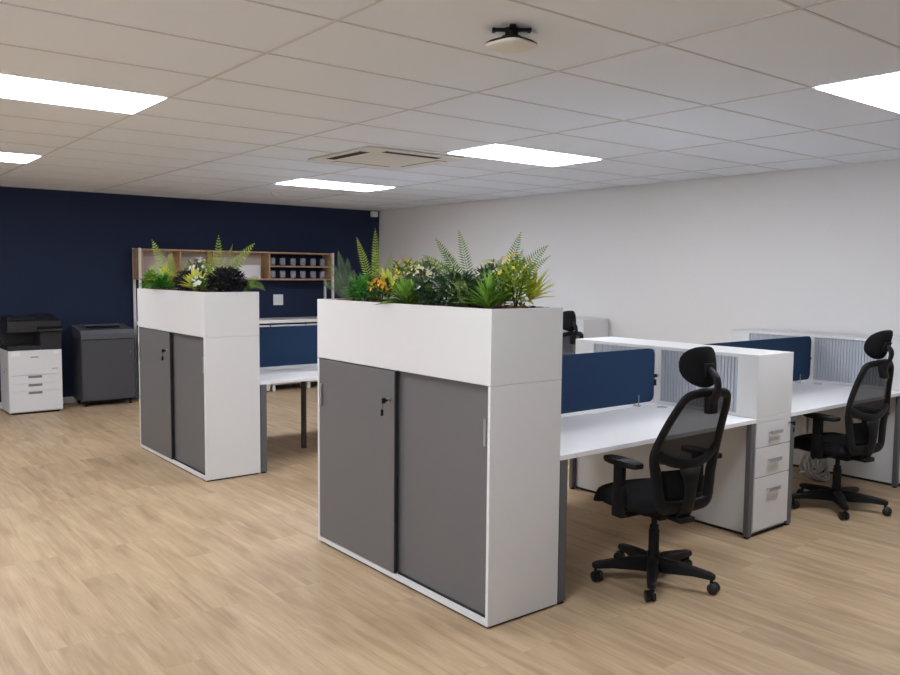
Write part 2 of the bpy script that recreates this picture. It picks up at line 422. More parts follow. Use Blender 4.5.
# ------------------------------------------------------------------ desk pods
def rrect(x0, x1, z0, z1, r, n=6):
    out = []
    for cx, cz, a0 in ((x1-r, z0+r, -PI/2), (x1-r, z1-r, 0), (x0+r, z1-r, PI/2), (x0+r, z0+r, PI)):
        out += [(cx+r*math.cos(a0+PI/2*k/n), cz+r*math.sin(a0+PI/2*k/n)) for k in range(n+1)]
    return out
def desk(xa, xb, y, s, label, mid=False):
    """front edge at y; s=+1 the desk runs away from the camera, s=-1 towards it"""
    t = thing('office_desk', label, 'desk', (xa, y, 0), 0, 'white bench desks')
    W, D = xb-xa, .744
    def yy(a, b): return (a, b) if s > 0 else (-b, -a)
    MB().box(0, W, *yy(0, D), .715, .74, .0015).build('desktop', M['desk'], t)
    for lx, lw in ((.004, .05), (W-.044, .042)):
        l = MB(); l.box(lx, lx+lw, *yy(.004, .038), .012, .7145, .003); ll = l.build('leg', M['leg'], t)
        MB().box(lx+.006, lx+lw-.006, *yy(.010, .032), 0, .012).build('foot', M['black'], ll)
    if mid:
        l = MB(); l.cyl((.745, s*.68, .0), (.745, s*.68, .7145), .025); l.build('leg', M['darkleg'], t, 'auto')
    MB().box(.05, W-.05, *yy(.69, .715), .66, .7145).build('crossbeam', M['darkleg'], t)
    g = MB(); gx = W-.10
    g.lathe([(.022, .7403), (.034, .7403), (.034, .744), (.022, .744), (.022, .7403)], (gx, s*.62, 0), 24); g.build('cable_grommet', M['tambour'], t, 'auto')
    return t
def screen(xa, xb, yc, label):
    t = thing('desk_screen', label, 'desk screen', (xa, yc, .7405), 0, 'blue desk screens')
    MB().prism(rrect(0, xb-xa, .022, .378, .04), 1, -.013, .013, .003).build('panel', M['screen'], t)
    for bx in (.2, xb-xa-.16):
        MB().box(bx-.012, bx+.012, -.024, .024, 0, .008, .001).box(bx-.004, bx+.004, -.019, -.0135, 0, .075, .001).box(bx-.004, bx+.004, .0135, .019, 0, .075, .001).build('bracket', M['silver'], t)
    return t
def pedestal(xa, y, s, label):
    t = thing('desk_pedestal', label, 'drawer pedestal', (xa, y, 0), 0, 'white three drawer pedestals')
    W = .403; D = .744
    def yy(a, b): return (a, b) if s > 0 else (-b, -a)
    b = MB(); b.box(0, W, *yy(.02, D-.002), .02, .714, .001); b.build('body', M['white'], t)
    MB().box(-.001, W+.001, *yy(0, D), .7145, .7405, .0015).build('top', M['white'], t)
    MB().box(.01, W-.01, *yy(.02, D-.02), .0, .0195).build('plinth', M['dark'], t)
    for z0, z1, hz in ((.558, .712, .643), (.373, .554, .470), (.04, .369, .285)):
        d = MB().box(.004, W-.004, *yy(0, .0195), z0, z1, .0015).build('drawer', M['white'], t)
        h = MB(); h.box(.14, .27, *yy(-.026, -.016), hz-.011, hz+.011, .002).box(.145, .155, *yy(-.018, 0), hz-.004, hz+.004).box(.255, .265, *yy(-.018, 0), hz-.004, hz+.004)
        h.build('handle', M['silver'], d)
        if z0 > .5:
            k = MB(); k.cyl((W-.03, 0, .682), (W-.03, -s*.012, .682), .008, n=14)
            k.build('lock', M['silver'], d, 'auto')
            k = MB(); k.box(W-.032, W-.028, *yy(-.028, -.0125), .677, .687).box(W-.034, W-.026, *yy(-.045, -.028), .670, .694, .002)
            k.tube([(W-.03, -s*.04, .672), (W-.03, -s*.038, .655)], .0012, 6).box(W-.035, W-.025, *yy(-.042, -.032), .622, .656, .003)
            k.build('key', M['black'], d)
    return t
def tambour(xa, y0, label):
    t = thing('tambour_cabinet', label, 'tambour cabinet', (xa, y0, .7415), 0, 'white tambour cabinets on the desk pedestals')
    W, L, H = .403, 1.493, .388
    b = MB()
    b.box(0, W, 0, .14, 0, H-.022, .001).box(0, W, L-.18, L, 0, H-.022, .001)
    b.box(0, W, 0, L, H-.0215, H, .0015).box(0, W, .14, L-.18, 0, .02)
    b.box(0, W, .715, .765, .02, H-.022, .001)
    b.box(W/2-.008, W/2+.008, .14, L-.18, .02, H-.022)
    b.build('carcass', M['white'], t)
    for ya, yb in ((.144, .711), (.769, L-.184)):
        n = round((yb-ya)/.024); st = (yb-ya)/n
        for side in (0, 1):
            o = MB()
            prof = []
            for k in range(n):
                a = ya+k*st
                prof += [(a, .024), (a+.004, .021), (a+.004, .014), (a+.0065, .0115), (a+st-.002, .0115), (a+st-.0005, .014)]
            prof.append((yb, .024))
            def X(d): return d if side == 0 else W-d
            V = [[o.bm.verts.new((X(d), y, z)) for (y, d) in prof] for z in (.0205, H-.0225)]
            for k in range(len(prof)-1): o.bm.faces.new((V[0][k], V[0][k+1], V[1][k+1], V[1][k]))
            o.build('tambour_door', M['tambour'], t)
    for side, X in ((0, -1), (1, 1)):
        if xa > 6 and side: continue
        xx = 0 if side == 0 else W
        k = MB(); k.cyl((xx, .740, .19), (xx+X*.012, .740, .19), .010, n=14); lk = k.build('lock', M['silver'], t, 'auto')
        k = MB(); x1, x2 = sorted((xx+X*.0125, xx+X*.045))
        k.box(x1, x2, .732, .748, .180, .202, .003).tube([(xx+X*.035, .740, .182), (xx+X*.03, .738, .165)], .0012, 6)
        x1, x2 = sorted((xx+X*.020, xx+X*.040)); k.box(x1, x2, .731, .743, .125, .166, .003).build('key', M['black'], t)
    return t
def pod(y, names):
    ym = y+.7475; ye = y+1.495
    desk(2.824, 4.5185, y, 1, names['d1'], names.get('mid', False)); desk(4.925, 6.5495, y, 1, names['d2'])
    desk(2.824, 4.5185, ye, -1, names['d3']); desk(4.925, 6.5495, ye, -1, names['d4'])
    screen(2.86, 4.475, ym, names['s1']); screen(4.945, 6.532, ym, names['s2'])
    for k, xa in ((0, 4.520), (1, 6.551)):
        pedestal(xa, y, 1, names['p'][2*k]); pedestal(xa, ye, -1, names['p'][2*k+1])
        tambour(xa, y+.001, names['t'][k])
pod(YA, dict(
    d1='white bench desk beside the nearest grey cabinet, with the closer black chair',
    d2='white bench desk on the right between the two drawer pedestals, with the farther chair',
    d3='white bench desk hidden behind the nearest blue screen, facing the far desks',
    d4='white bench desk behind the right blue screen near the grey wall',
    s1='blue fabric desk screen directly right of the front planter',
    s2='blue fabric desk screen farther right, behind the white tambour cabinet end',
    p=['white three drawer pedestal between the two black chairs, keys hanging in lock',
       'white pedestal end to end behind the three drawer pedestal between the chairs',
       'white pedestal behind the right hand chair, against the grey wall',
       'white pedestal against the grey wall, backing onto the one behind the right chair'],
    t=['long white tambour cabinet with silver slats between the two black chairs',
       'white tambour cabinet with silver slats against the grey wall behind the right chair']))
pod(YB, dict(mid=True,
    d1='white bench desk seen between the two planter cabinets, with a dark round leg',
    d2='white bench desk in the rear group by the grey wall, behind the half hidden chair',
    d3='white bench desk behind the blue screen seen between the cabinets',
    d4='white bench desk of the rear group nearest the far corner of the room',
    s1='blue fabric desk screen seen between the two planter cabinets',
    s2='blue fabric desk screen of the rear group near the far room corner',
    p=['white drawer pedestal in the rear desk group, hidden behind the front planter',
       'white drawer pedestal of the rear group facing the oak shelf',
       'white drawer pedestal of the rear group against the grey wall',
       'white drawer pedestal of the rear group in the corner by the navy wall'],
    t=['white tambour cabinet of the rear group, hidden behind the front planter',
       'white tambour cabinet end rising beside the half hidden chair by the grey wall']))

# cable coil under the right hand desk
cc = thing('cable_coil', 'tangled coil of pale grey cables on the floor under the right desk', 'cables', (6.25, 3.22, 0))
rnd = random.Random(5)
for k in range(14):
    c = MB(); pts = []
    a0, r0, ti = rnd.uniform(0, 6.28), rnd.uniform(.09, .15), rnd.uniform(-.35, .35)
    for j in range(24):
        a = a0+2*PI*j/24; r = r0*(1+.12*math.sin(3*a+k))
        pts.append((r*math.cos(a)*.8+.02*math.sin(k), .05*math.sin(a*2+k)+ti*.2*math.sin(a), .012+r0+r*math.sin(a)*.9+.006*k))
    mz = min(p[2] for p in pts)
    pts = [(p[0], p[1], p[2]-mz+.011+.004*k) for p in pts]
    c.tube(pts, .010, 8, closed=True).build('cable_loop', M['cable'], cc, True)
MB().tube(smoothpath([(.0, .0, .25), (-.05, .05, .40), (-.02, .06, .58), (-.04, .06, .655)], False), .004, 6).build('cable_tail', M['cable'], cc, True)

# ------------------------------------------------------------------ office chairs
def make_chair(label, loc, deg, star):
    t = thing('office_chair', label, 'office chair', loc, math.radians(deg), 'black mesh office chairs')
    off = math.radians(star-deg)
    # star base
    b = MB(); b.lathe([(0, .055), (.045, .055), (.05, .075), (.045, .125), (.036, .135), (0, .135)], n=24)
    for k in range(5):
        a = off+2*PI*k/5; ca, sa = math.cos(a), math.sin(a)
        prof = [(.03, .058, .132, .032), (.12, .066, .128, .028), (.22, .074, .116, .024), (.30, .072, .104, .021), (.322, .074, .096, .014)]
        R = []
        for d, zb, zt, hw in prof:
            R.append([b.bm.verts.new((d*ca-q*sa, d*sa+q*ca, z)) for q, z in ((-hw, zb), (hw, zb), (hw, zt-.008), (hw*.6, zt), (-hw*.6, zt), (-hw, zt-.008))])
        for A, B in zip(R, R[1:]):
            for j in range(6): b.bm.faces.new((A[j], A[(j+1) % 6], B[(j+1) % 6], B[j]))
        b.bm.faces.new(R[0]); b.bm.faces.new(R[-1][::-1])
    b.build('star_base', M['black'], t, 'auto')
    for k in range(5):
        a = off+2*PI*k/5; p = Vector((.305*math.cos(a), .305*math.sin(a), 0))
        sw = a + (1.2, -.8, .5, 2.0, -1.6)[k]
        u = Vector((math.cos(sw), math.sin(sw), 0))
        c = MB(); c.cyl((p.x, p.y, .05), (p.x, p.y, .09), .008, n=10)
        v = Vector((-u.y, u.x, 0)); q = p+v*.012
        c.tube([q+u*-.009+Vector((0, 0, .031)), q+u*.009+Vector((0, 0, .031))], .024, 14)
        co = c.build('caster', M['black'], t, 'auto')
        for sgn in (-1, 1):
            w_ = MB(); w_.tube([q+u*sgn*.010+Vector((0, 0, .0285)), q+u*sgn*.013+Vector((0, 0, .0285)), q+u*sgn*.022+Vector((0, 0, .0285)), q+u*sgn*.025+Vector((0, 0, .0285))], [.025, .028, .028, .022], 20)
            w_.build('wheel', M['blackgloss'], co, 'auto')
    g = MB(); g.lathe([(0, .13), (.032, .13), (.032, .16), (.028, .162), (.028, .275), (.024, .278), (.024, .30), (.015, .302), (.015, .385), (0, .385)], n=20)
    g.build('gas_column', M['black'], t, 'auto')
    mch = MB(); mch.box(-.085, .085, -.13, .12, .362, .40, .01).box(-.05, .05, -.24, -.11, .372, .402, .008)
    mch.tube([(-.085, .03, .378), (-.20, .03, .376), (-.225, .03, .372)], [.006, .006, .012], 8)
    mch.build('tilt_mechanism', M['black'], t, 'auto')
    # seat cushion
    s = MB(); nu, nv = 22, 22
    def sq(u, v):
        x, y = 2*u-1, 2*v-1
        return x*math.sqrt(1-y*y*.42), y*math.sqrt(1-x*x*.42)
    def zt(x, y):
        r = max(abs(x), abs(y)); e = max(0, 1-max(0, (r-.72)/.28)**2.4)
        return r, e
    def top(u, v):
        x, y = sq(u, v); X = x*.268; Y = y*.275+.045; a, bb = 2*u-1, 2*v-1
        r, e = zt(a, bb)
        z = .440+.048*e+.010*(1-(a*a))*.5 - .045*max(0, (bb-.45)/.55)**2
        return (X, Y, z)
    def bot(u, v):
        x, y = sq(u, v); X = x*.268; Y = y*.275+.045; a, bb = 2*u-1, 2*v-1
        r, e = zt(a, bb)
        return (X, Y, .440-.036*e - .045*max(0, (bb-.45)/.55)**2)
    s.grid(top, nu, nv); s.grid(bot, nu, nv); bmesh.ops.remove_doubles(s.bm, verts=s.bm.verts[:], dist=.0008)
    s.build('seat', M['fabric'], t, True)
    # arms
    for sx in (-1, 1):
        a = MB(); x = sx*.266
        a.tube([(sx*.10, -.04, .395), (sx*.23, -.045, .393), (sx*.255, -.045, .398)], .016, 10, ry=.012, ref=(0, 0, 1))
        a.box(x-.019, x+.019, -.065, .01, .385, .55, .008).box(x-.015, x+.015, -.06, .005, .54, .662, .004)
        ao = a.build('armrest', M['black'], t, 'auto')
        p = MB(); pad = [(-.175, .024), (-.16, .036), (-.11, .042), (.01, .042), (.055, .036), (.075, .022)]
        poly = [(x+w_, y) for y, w_ in pad]+[(x-w_, y) for y, w_ in reversed(pad)]
        p.prism(poly, 2, .658, .686, .008); p.build('arm_pad', M['black'], ao, 'auto')
    # backrest
    half = [(0, -.210, .452), (.09, -.210, .454), (.150, -.208, .470), (.170, -.203, .54), (.182, -.200, .62), (.203, -.203, .70), (.206, -.215, .755), (.186, -.260, .865), (.157, -.314, .975), (.127, -.340, 1.028), (.06, -.352, 1.045)]
    loop = half+[(0, -.354, 1.048)]+[(-x, y, z) for x, y, z in reversed(half[1:])]
    path = smoothpath(loop, True, 4)
    rr = [.023 if p.z > .75 else .023+.012*min(1, (.75-p.z)/.12) for p in path]
    MB().tube(path, rr, 10, True, ry=.015, ref=(0, 1, .12)).build('back_frame', M['black'], t, True)
    # Y-shaped lower support
    y_ = MB()
    y_.tube(smoothpath([(-.200, -.210, .740), (-.13, -.228, .700), (-.05, -.243, .680), (0, -.246, .675), (.05, -.243, .680), (.13, -.228, .700), (.200, -.210, .740)], False, 4), .026, 8, ry=.011, ref=(0, 1, 0))
    sp = [(0, -.243, .655), (0, -.250, .61), (0, -.252, .56), (0, -.246, .50), (0, -.228, .44), (0, -.205, .402), (0, -.17, .388)]
    y_.tube(sp, [.075, .055, .042, .040, .046, .05, .045], 10, ry=.012, ref=(0, 1, 0))
    y_.build('back_support', M['black'], t, True)
    mp = MB()
    def bk(z):  # half width and depth of the frame at height z
        for (a, b_) in zip(half[2:], half[3:]+[(0, -.354, 1.048)]):
            if a[2] <= z <= b_[2]:
                k = (z-a[2])/(b_[2]-a[2]); return a[0]+(b_[0]-a[0])*k, a[1]+(b_[1]-a[1])*k
        return .127, -.340
    def mfn(u, v):
        z = .685+v*.34; hw, y = bk(z); x = (2*u-1)*hw
        dip = .04*(1-abs(2*u-1)**1.5)*(1-v)**3
        return (x, y+.004-.016*(1-(2*u-1)**2)*math.sin(PI*v), z-dip*.6)
    mp.grid(mfn, 12, 14); mp.build('back_mesh', M['mesh'], t, True)
    lm = MB()
    lm.grid(lambda u, v: ((2*u-1)*.13, -.182-.018*(1-(2*u-1)**2), .50+v*.135), 10, 6); lm.grid(lambda u, v: ((2*u-1)*.13, -.168-.018*(1-(2*u-1)**2), .50+v*.135), 10, 6)
    lm.build('lumbar_pad', M['fabric'], t, True)
    # headrest
    hd = MB(); n, m_ = 28, 10
    def hp(a, k):
        ca, sa = math.cos(a), math.sin(a); e = 2.6
        r = 1/((abs(ca)**e+abs(sa)**e)**(1/e))
        return r*ca, r*sa
    def pos(x, z, d):
        X = x*.118; Z = z*.099
        if z < 0: X *= 1-.16*z*z
        return (X, -.292+4.2*X*X + d + .10*Z - .03, 1.166+Z)
    rings = []
    for k in range(m_+1):
        ph = PI*k/m_; rr_ = math.sin(ph)**.55; d = .022*math.cos(ph)
        if k in (0, m_): rings.append([hd.bm.verts.new(pos(0, 0, d))]); continue
        rings.append([hd.bm.verts.new(pos(hp(2*PI*j/n, 0)[0]*rr_, hp(2*PI*j/n, 0)[1]*rr_, d)) for j in range(n)])
    for A, B in zip(rings, rings[1:]):
        for j in range(n):
            if len(A) == 1: hd.bm.faces.new((A[0], B[j], B[(j+1) % n]))
            elif len(B) == 1: hd.bm.faces.new((A[j], B[0], A[(j+1) % n]))
            else: hd.bm.faces.new((A[j], B[j], B[(j+1) % n], A[(j+1) % n]))
    ho = hd.build('headrest', M['fabric'], t, True)
    ar = MB()
    ar.tube(smoothpath([(0, -.360, .955), (0, -.384, 1.02), (0, -.404, 1.07), (0, -.396, 1.115), (0, -.368, 1.148), (0, -.342, 1.16)], False, 4), [.027]*8+[.021]*8+[.019]*5, 10, ry=.012, ref=(0, 1, 0))
    ar.box(-.032, .032, -.355, -.336, 1.12, 1.185, .006); ar.box(-.03, .03, -.384, -.345, .945, 1.03, .008)
    ar.build('headrest_arm', M['black'], ho, 'auto')
    return t
CH1 = make_chair('black mesh office chair with headrest pulled up to the nearest desk', (3.466, 2.629, 0), -10, 0)
def chair_at(loc, deg, label): return dup(CH1, loc, math.radians(deg), label)
def lean(ch, rec):                     # a more upright back on one copy
    for o in kids(ch):
        for p in [o]+kids(o):
            if p.name.split('.')[0] in ('back_frame', 'back_mesh', 'headrest', 'headrest_arm'):
                p.data = p.data.copy()
                for v in p.data.vertices:
                    if v.co.z > .72: v.co.y += rec*(v.co.z-.72 if v.co.z < 1.04 else .32-(v.co.z-1.04)*1.6)
CH2 = chair_at((5.60, 2.715, 0), -9, 'black mesh office chair with headrest at the right hand desk')
lean(CH2, .24)
chair_at((5.80, 5.75, 0), -4, 'black chair whose headrest just shows behind the planter right end')

# ------------------------------------------------------------------ printer and shredder
def printer():
    t = thing('office_printer', 'white and black floor standing copier on the left by the navy wall', 'printer', (1.755, 10.0, 0))
    W, D = .55, .47
    MB().box(0, W, .012, D, .022, .715, .008).build('body', M['printerw'], t)
    MB().box(.03, W-.03, .04, D-.03, .0, .0215, .002).build('base', M['black'], t)
    for z0, z1, h in ((.035, .258, True), (.262, .345, True), (.349, .438, True)):
        d = MB().box(.004, W-.004, 0, .0115, z0, z1, .003).build('paper_drawer', M['printerw'], t)
        MB().box(.195, .335, -.004, -.0003, z1-.034, z1-.006, .002).build('handle', M['marks'], d)
    f = MB().box(.004, W-.004, 0, .0115, .442, .712, .003).build('front_panel', M['printerw'], t)
    MB().box(.03, .12, -.001, -.0002, .655, .70).build('sticker', M['label'], f)
    MB().box(.46, .515, -.001, -.0002, .665, .70).build('sticker', M['label'], f)
    MB().box(.225, .305, -.001, -.0002, .632, .644).build('logo', M['marks'], f)
    MB().box(.44, .50, -.001, -.0002, .497, .504).build('model_plate', M['marks'], f)
    u = MB(); u.box(0, W, .36, D, .716, .915, .004).box(.33, W, .0, .36, .716, .915, .006).box(0, .33, .012, .36, .716, .765, .004)
    u.build('print_unit', M['printerb'], t)
    s = MB(); s.box(0, W-.0, .0, D, .916, .975, .006); s.build('scanner_bed', M['printerb'], t)
    c = MB(); c.prism([(-.06, .925), (-.055, .95), (-.001, .973), (-.001, .917)], 0, .30, W+.005, .003); c.build('control_panel', M['blackgloss'], t)
    l = MB(); l.prism([(.008, .976), (.008, 1.035), (.05, 1.055), (D-.02, 1.062), (D-.02, .976)], 0, .005, W-.005, .006); l.build('scanner_lid', M['printerb'], t)
    a = MB(); a.prism([(.09, 1.0605), (.09, 1.072), (D-.04, 1.085), (D-.04, 1.063)], 0, .02, .30, .003)
    a.prism([(.10, 1.064), (.10, 1.068), (D-.06, 1.105), (D-.06, 1.099)], 0, .31, .52, .001); a.build('document_feeder', M['printerb'], t)
    for z in (.50, .46): MB().box(-.004, -.0003, .10+(.5-z)*3, .12+(.5-z)*3, z, z+.015).build('side_latch', M['marks'], t)
printer()
def shredder():
    t = thing('paper_shredder', 'charcoal grey paper shredder cabinet standing right of the copier', 'shredder', (2.545, 10.12, 0))
    W, D = .61, .43
    MB().box(0, W, .015, D, .065, .80, .012).build('body', M['shred'], t)
    d = MB().box(.012, W-.012, 0, .0148, .075, .79, .004).build('door', M['shred'], t)
    MB().box(W-.06, W-.048, -.006, -.0003, .62, .65, .002).build('lock', M['handlegrey'], d)
    MB().box(.03, W-.03, .04, D-.02, .045, .0645).build('underframe', M['black'], t)
    for x in (.05, W-.05):
        for y in (.06, D-.05):
            MB().cyl((x-.012, y, .0225), (x+.012, y, .0225), .0225, n=16).build('caster', M['black'], t, 'auto')
    h = MB(); h.prism([(-.004, .801), (-.004, .86), (.02, .905), (D, .955), (D, .801)], 0, -.004, W+.004, .010); h.build('head', M['shredtop'], t)
    MB().prism([(.10, .926), (.10, .936), (.16, .948), (.16, .93)], 0, .09, W-.14, .002).build('feed_slot', M['black'], t)
    MB().box(.08, W-.13, .18, .25, .945, .962, .003).build('feed_guide', M['shredtop'], t)
shredder()

# ------------------------------------------------------------------ coffee station on the navy wall
SX0, SX1, SY0, SY1 = 3.285, 6.045, 10.32, 10.575
def shelving():
    t = thing('shelving_unit', 'oak pigeonhole shelf on white posts against the navy wall', 'shelving unit', (0, 0, 0))
    for x in (SX0, SX1-.03):
        for y in (SY0, SY1-.03): MB().box(x, x+.03, y, y+.03, 0, 1.89, .002).build('post', M['postw'], t)
    xa, xb = SX0+.031, SX1-.031; z0, z1, th = 1.500, 1.884, .02
    b = MB(); b.box(xa, xb, SY0, SY1, z1-th, z1).box(xa, xb, SY0, SY1, z0, z0+th)
    dv = [xa, 3.795, 4.235, 5.025, xb-th]
    for x in dv: b.box(x, x+th, SY0+.001, SY1-.001, z0+th, z1-th)
    b.box(5.025+th, xb-th, SY0+.001, SY1-.001, 1.680, 1.698)
    b.build('shelf_box', M['oak'], t)
    for x in (SX0, SX1-.03): MB().box(x, x+.03, SY0+.03, SY1-.03, z0, z1).build('side_rail', M['oak'], t)
    for i in range(3): MB().box(dv[i]+th, dv[i+1], SY1-.012, SY1-.002, z0+th, z1-th).build('back_panel', M['backp'], t)
    return t
shelving()
wb = MB().box(4.62, 4.93, 10.40, 10.555, 1.5205, 1.70, .003).build('storage_box', M['label']); tag(wb, 'white box standing in the oak shelf left of the glasses', 'box')
gl = MB(); gl.lathe([(0, .003), (.034, .003), (.040, .02), (.041, .075), (.036, .108), (.033, .108), (.037, .074), (.036, .022), (.030, .008), (0, .008)], n=20)
g0 = gl.build('drinking_glass', M['glass'], None, True)
ords = ['leftmost', 'second from the left', 'third from the left', 'fourth from the left', 'fifth from the left', 'rightmost']
first = True
for zi, (z, row) in enumerate(((1.6985, 'upper'), (1.5205, 'lower'))):
    for k in range(6):
        o = g0 if first else g0.copy()
        if not first: C.objects.link(o)
        first = False
        o.location = (5.125+k*.158, 10.42+(k % 2)*.012, z)
        tag(o, 'clear drinking glass on the %s oak shelf, %s' % (row, ords[k]), 'glass', 'drinking glasses in the oak shelf')
tag(MB().box(SX0+.035, SX1-.035, 10.05, Y1-.03, .925, .97, .003).build('counter_top', M['desk']), 'long white worktop under the oak shelf along the navy wall', 'worktop')
def base_cabinet(x0, x1, label, feet=True):
    t = thing('base_cabinet', label, 'base cabinet', (x0, 10.07, 0), 0, 'white base cabinets under the worktop')
    W = x1-x0; D = .45; zb = .085 if feet else .012
    MB().box(0, W, .018, D, zb, .90, .002).build('body', M['white'], t)
    for a, b_ in ((.003, W/2-.0015), (W/2+.0015, W-.003)):
        d = MB().box(a, b_, 0, .0175, zb+.02, .88, .0015).build('door', M['white'], t)
        hx = b_-.03 if a < .01 else a+.03
        MB().box(hx-.006, hx+.006, -.02, -.0003, .62, .78, .003).build('handle', M['silver'], d)
    if feet:
        for x in (.02, W-.06):
            for y in (.02, D-.06): MB().box(x, x+.04, y, y+.04, 0, zb, .001).build('foot', M['white'], t)
    else: MB().box(.02, W-.02, .03, D-.02, 0, .0115).build('plinth', M['dark'], t)
    MB().box(.01, W-.01, .03, D-.01, .9005, .9245).build('shadow_gap', M['dark'], t)  # dark filler painted as the shadow gap under the worktop
base_cabinet(4.935, 5.455, 'white legged base cabinet seen under the desk, left of its dark leg')
base_cabinet(5.465, 6.0, 'white legged base cabinet under the right end of the worktop')
base_cabinet(4.27, 4.915, 'white base cabinet reaching the floor, left of the legged ones', False)
base_cabinet(3.33, 4.26, 'white base cabinet under the left end of the worktop, behind the far cabinet', False)

# ------------------------------------------------------------------ plants
def frond(base, tip, sag, width, n, m, parent, face=(-.62, -.72, .3), name='frond', sharp=.75):
    base, tip, face = Vector(base), Vector(tip), Vector(face)
    mid = (base+tip)/2+Vector((0, 0, sag)); mb = MB()
    def B(t): return base*(1-t)**2+mid*2*t*(1-t)+tip*t*t
    def T(t): return ((mid-base)*(1-t)+(tip-mid)*t).normalized()
    mb.tube([B(k/8) for k in range(9)], [.0026*(1-.8*k/8) for k in range(9)], 5)
    for k in range(n):
        t = .10+.89*k/(n-1); p, tg = B(t), T(t)
        sd_ = tg.cross(face).normalized(); nn = sd_.cross(tg)
        l = width*math.sin(PI*min(.985, .13+.87*t))**.8; h = .56*(tip-base).length/n
        for s_ in (-1, 1):
            d = (sd_*s_*sharp+tg*(1-sharp)*1.6+nn*.12).normalized(); e = p+d*l-nn*.12*l
            m1 = p+d*l*.38+tg*h*.5; m2 = p+d*l*.38-tg*h*.5; q = p+d*l*.40+nn*.0025
            mb.face(p, m2, q); mb.face(p, q, m1); mb.face(m2, e, q); mb.face(q, e, m1)
    return mb.build(name, m, parent, fix=False)
def fern(loc, tips, label, m, width=.05, n=22, group=None, cat='fern', name='fern'):
    t = thing(name, label, cat, loc, 0, group)
    b = Vector(loc)
    for tp in tips:
        sag = tp[3] if len(tp) > 3 else .05
        w_ = tp[4] if len(tp) > 4 else width
        d = Vector(tp[:3])-b
        fc = tp[5] if len(tp) > 5 else (-.62, -.72, .3)
        frond((d.x*.06, d.y*.06, 0), d, sag, w_, n, m, t, fc)
    return t
def leaf(mb, p, d, up, l, w_, fold=.25, droop=.15):
    d = d.normalized(); s_ = d.cross(up)
    if s_.length < 1e-3: s_ = Vector((1, 0, 0))
    s_.normalize(); n = s_.cross(d)
    a = p; m1 = p+d*l*.42; e = p+d*l-n*droop*l
    L_ = p+d*l*.40+s_*w_/2+n*fold*w_; R_ = p+d*l*.40-s_*w_/2+n*fold*w_
    mb.face(a, m1, L_); mb.face(a, R_, m1); mb.face(m1, e, L_); mb.face(m1, R_, e)
def bush(loc, rad, n, ll, lw, m, label, seed, zc=None, flowers=None, cat='plant', name='leafy_plant', up=.35, group=None):
    """foliage of n folded leaves in an ellipsoid above loc; flowers=(count, size, material)"""
    t = thing(name, label, cat, loc, 0, group); r = random.Random(seed); mb = MB()
    zc = rad[2]*.75 if zc is None else zc
    for _ in range(n):
        while True:
            v = Vector((r.uniform(-1, 1), r.uniform(-1, 1), r.uniform(-.8, 1)))
            if .2 < v.length < 1: break
        p = Vector((v.x*rad[0]*.9, v.y*rad[1]*.9, max(.004, zc+v.z*rad[2]*.85)))
        d = Vector((v.x, v.y, v.z*.6+up))+Vector((r.uniform(-.5, .5), r.uniform(-.5, .5), r.uniform(-.3, .5)))
        leaf(mb, p, d, Vector((r.uniform(-.3, .3), r.uniform(-.3, .3), 1)), ll*r.uniform(.7, 1.25), lw*r.uniform(.75, 1.2))
    mb.build('foliage', m, t, fix=False)
    st = MB()
    for k in range(7):
        a = 2*PI*k/7; q = Vector((math.cos(a)*rad[0]*.55, math.sin(a)*rad[1]*.55, zc+rad[2]*.45))
        st.tube([(0, 0, 0), q*.5+Vector((0, 0, .01)), q], [.003, .002, .0012], 5)
    st.build('stems', M['stem'], t)
    if flowers:
        cnt, sz, fm = flowers
        fb = MB()
        for k in range(6):
            a = 2*PI*k/6; ca, sa = math.cos(a), math.sin(a)
            P = lambda d, q, z: (d*ca-q*sa, d*sa+q*ca, z)
            fb.face((0, 0, 0), P(.55, -.34, .18), P(1, 0, .25), P(.55, .34, .18))
        proto = None
        for k in range(cnt):
            th = r.uniform(0, 2*PI); ph = r.uniform(.1, 1.35)
            v = Vector((math.cos(th)*math.sin(ph), math.sin(th)*math.sin(ph), math.cos(ph)))
            if v.x > .3 and r.random() < .6: v.x = -v.x
            if proto is None: proto = o = fb.build('blossom', fm, t, fix=False)
            else: o = proto.copy(); C.objects.link(o); o.parent = t
            o.location = (v.x*rad[0]*1.05, v.y*rad[1]*1.05, zc+v.z*rad[2]*1.05)
            o.rotation_euler = v.to_track_quat('Z', 'Y').to_euler(); s_ = sz*r.uniform(.75, 1.25); o.scale = (s_, s_, s_)
    return t
def spiky(loc, n, length, width, m, label, seed, lean=(.3, 1.2), dirs=None, cat='plant', name='spiky_plant', droop=.3):
    """blades arching out of one point"""
    t = thing(name, label, cat, loc, 0); r = random.Random(seed); mb = MB()
    for k in range(n):
        a = r.uniform(0, 2*PI) if dirs is None else math.radians(r.uniform(*dirs)); th = r.uniform(*lean); l = length*r.uniform(.7, 1.15)
        h = Vector((math.cos(a), math.sin(a), 0)); s_ = Vector((-h.y, h.x, 0)); prev = None
        for j in range(5):
            u = j/4; c = h*(l*math.sin(th)*u)+Vector((0, 0, max(.002, l*math.cos(th)*u-droop*l*u*u*math.sin(th)+.004)))
            w_ = width*(math.sin(PI*min(.999, u*.9+.08)))*.5
            ring = (c-s_*w_+Vector((0, 0, w_*.5)), c, c+s_*w_+Vector((0, 0, w_*.5)))
            if prev:
                mb.face(prev[0], prev[1], ring[1], ring[0]); mb.face(prev[1], prev[2], ring[2], ring[1])
            prev = ring
    mb.build('foliage', m, t, fix=False)
    return t
ZS = 1.437
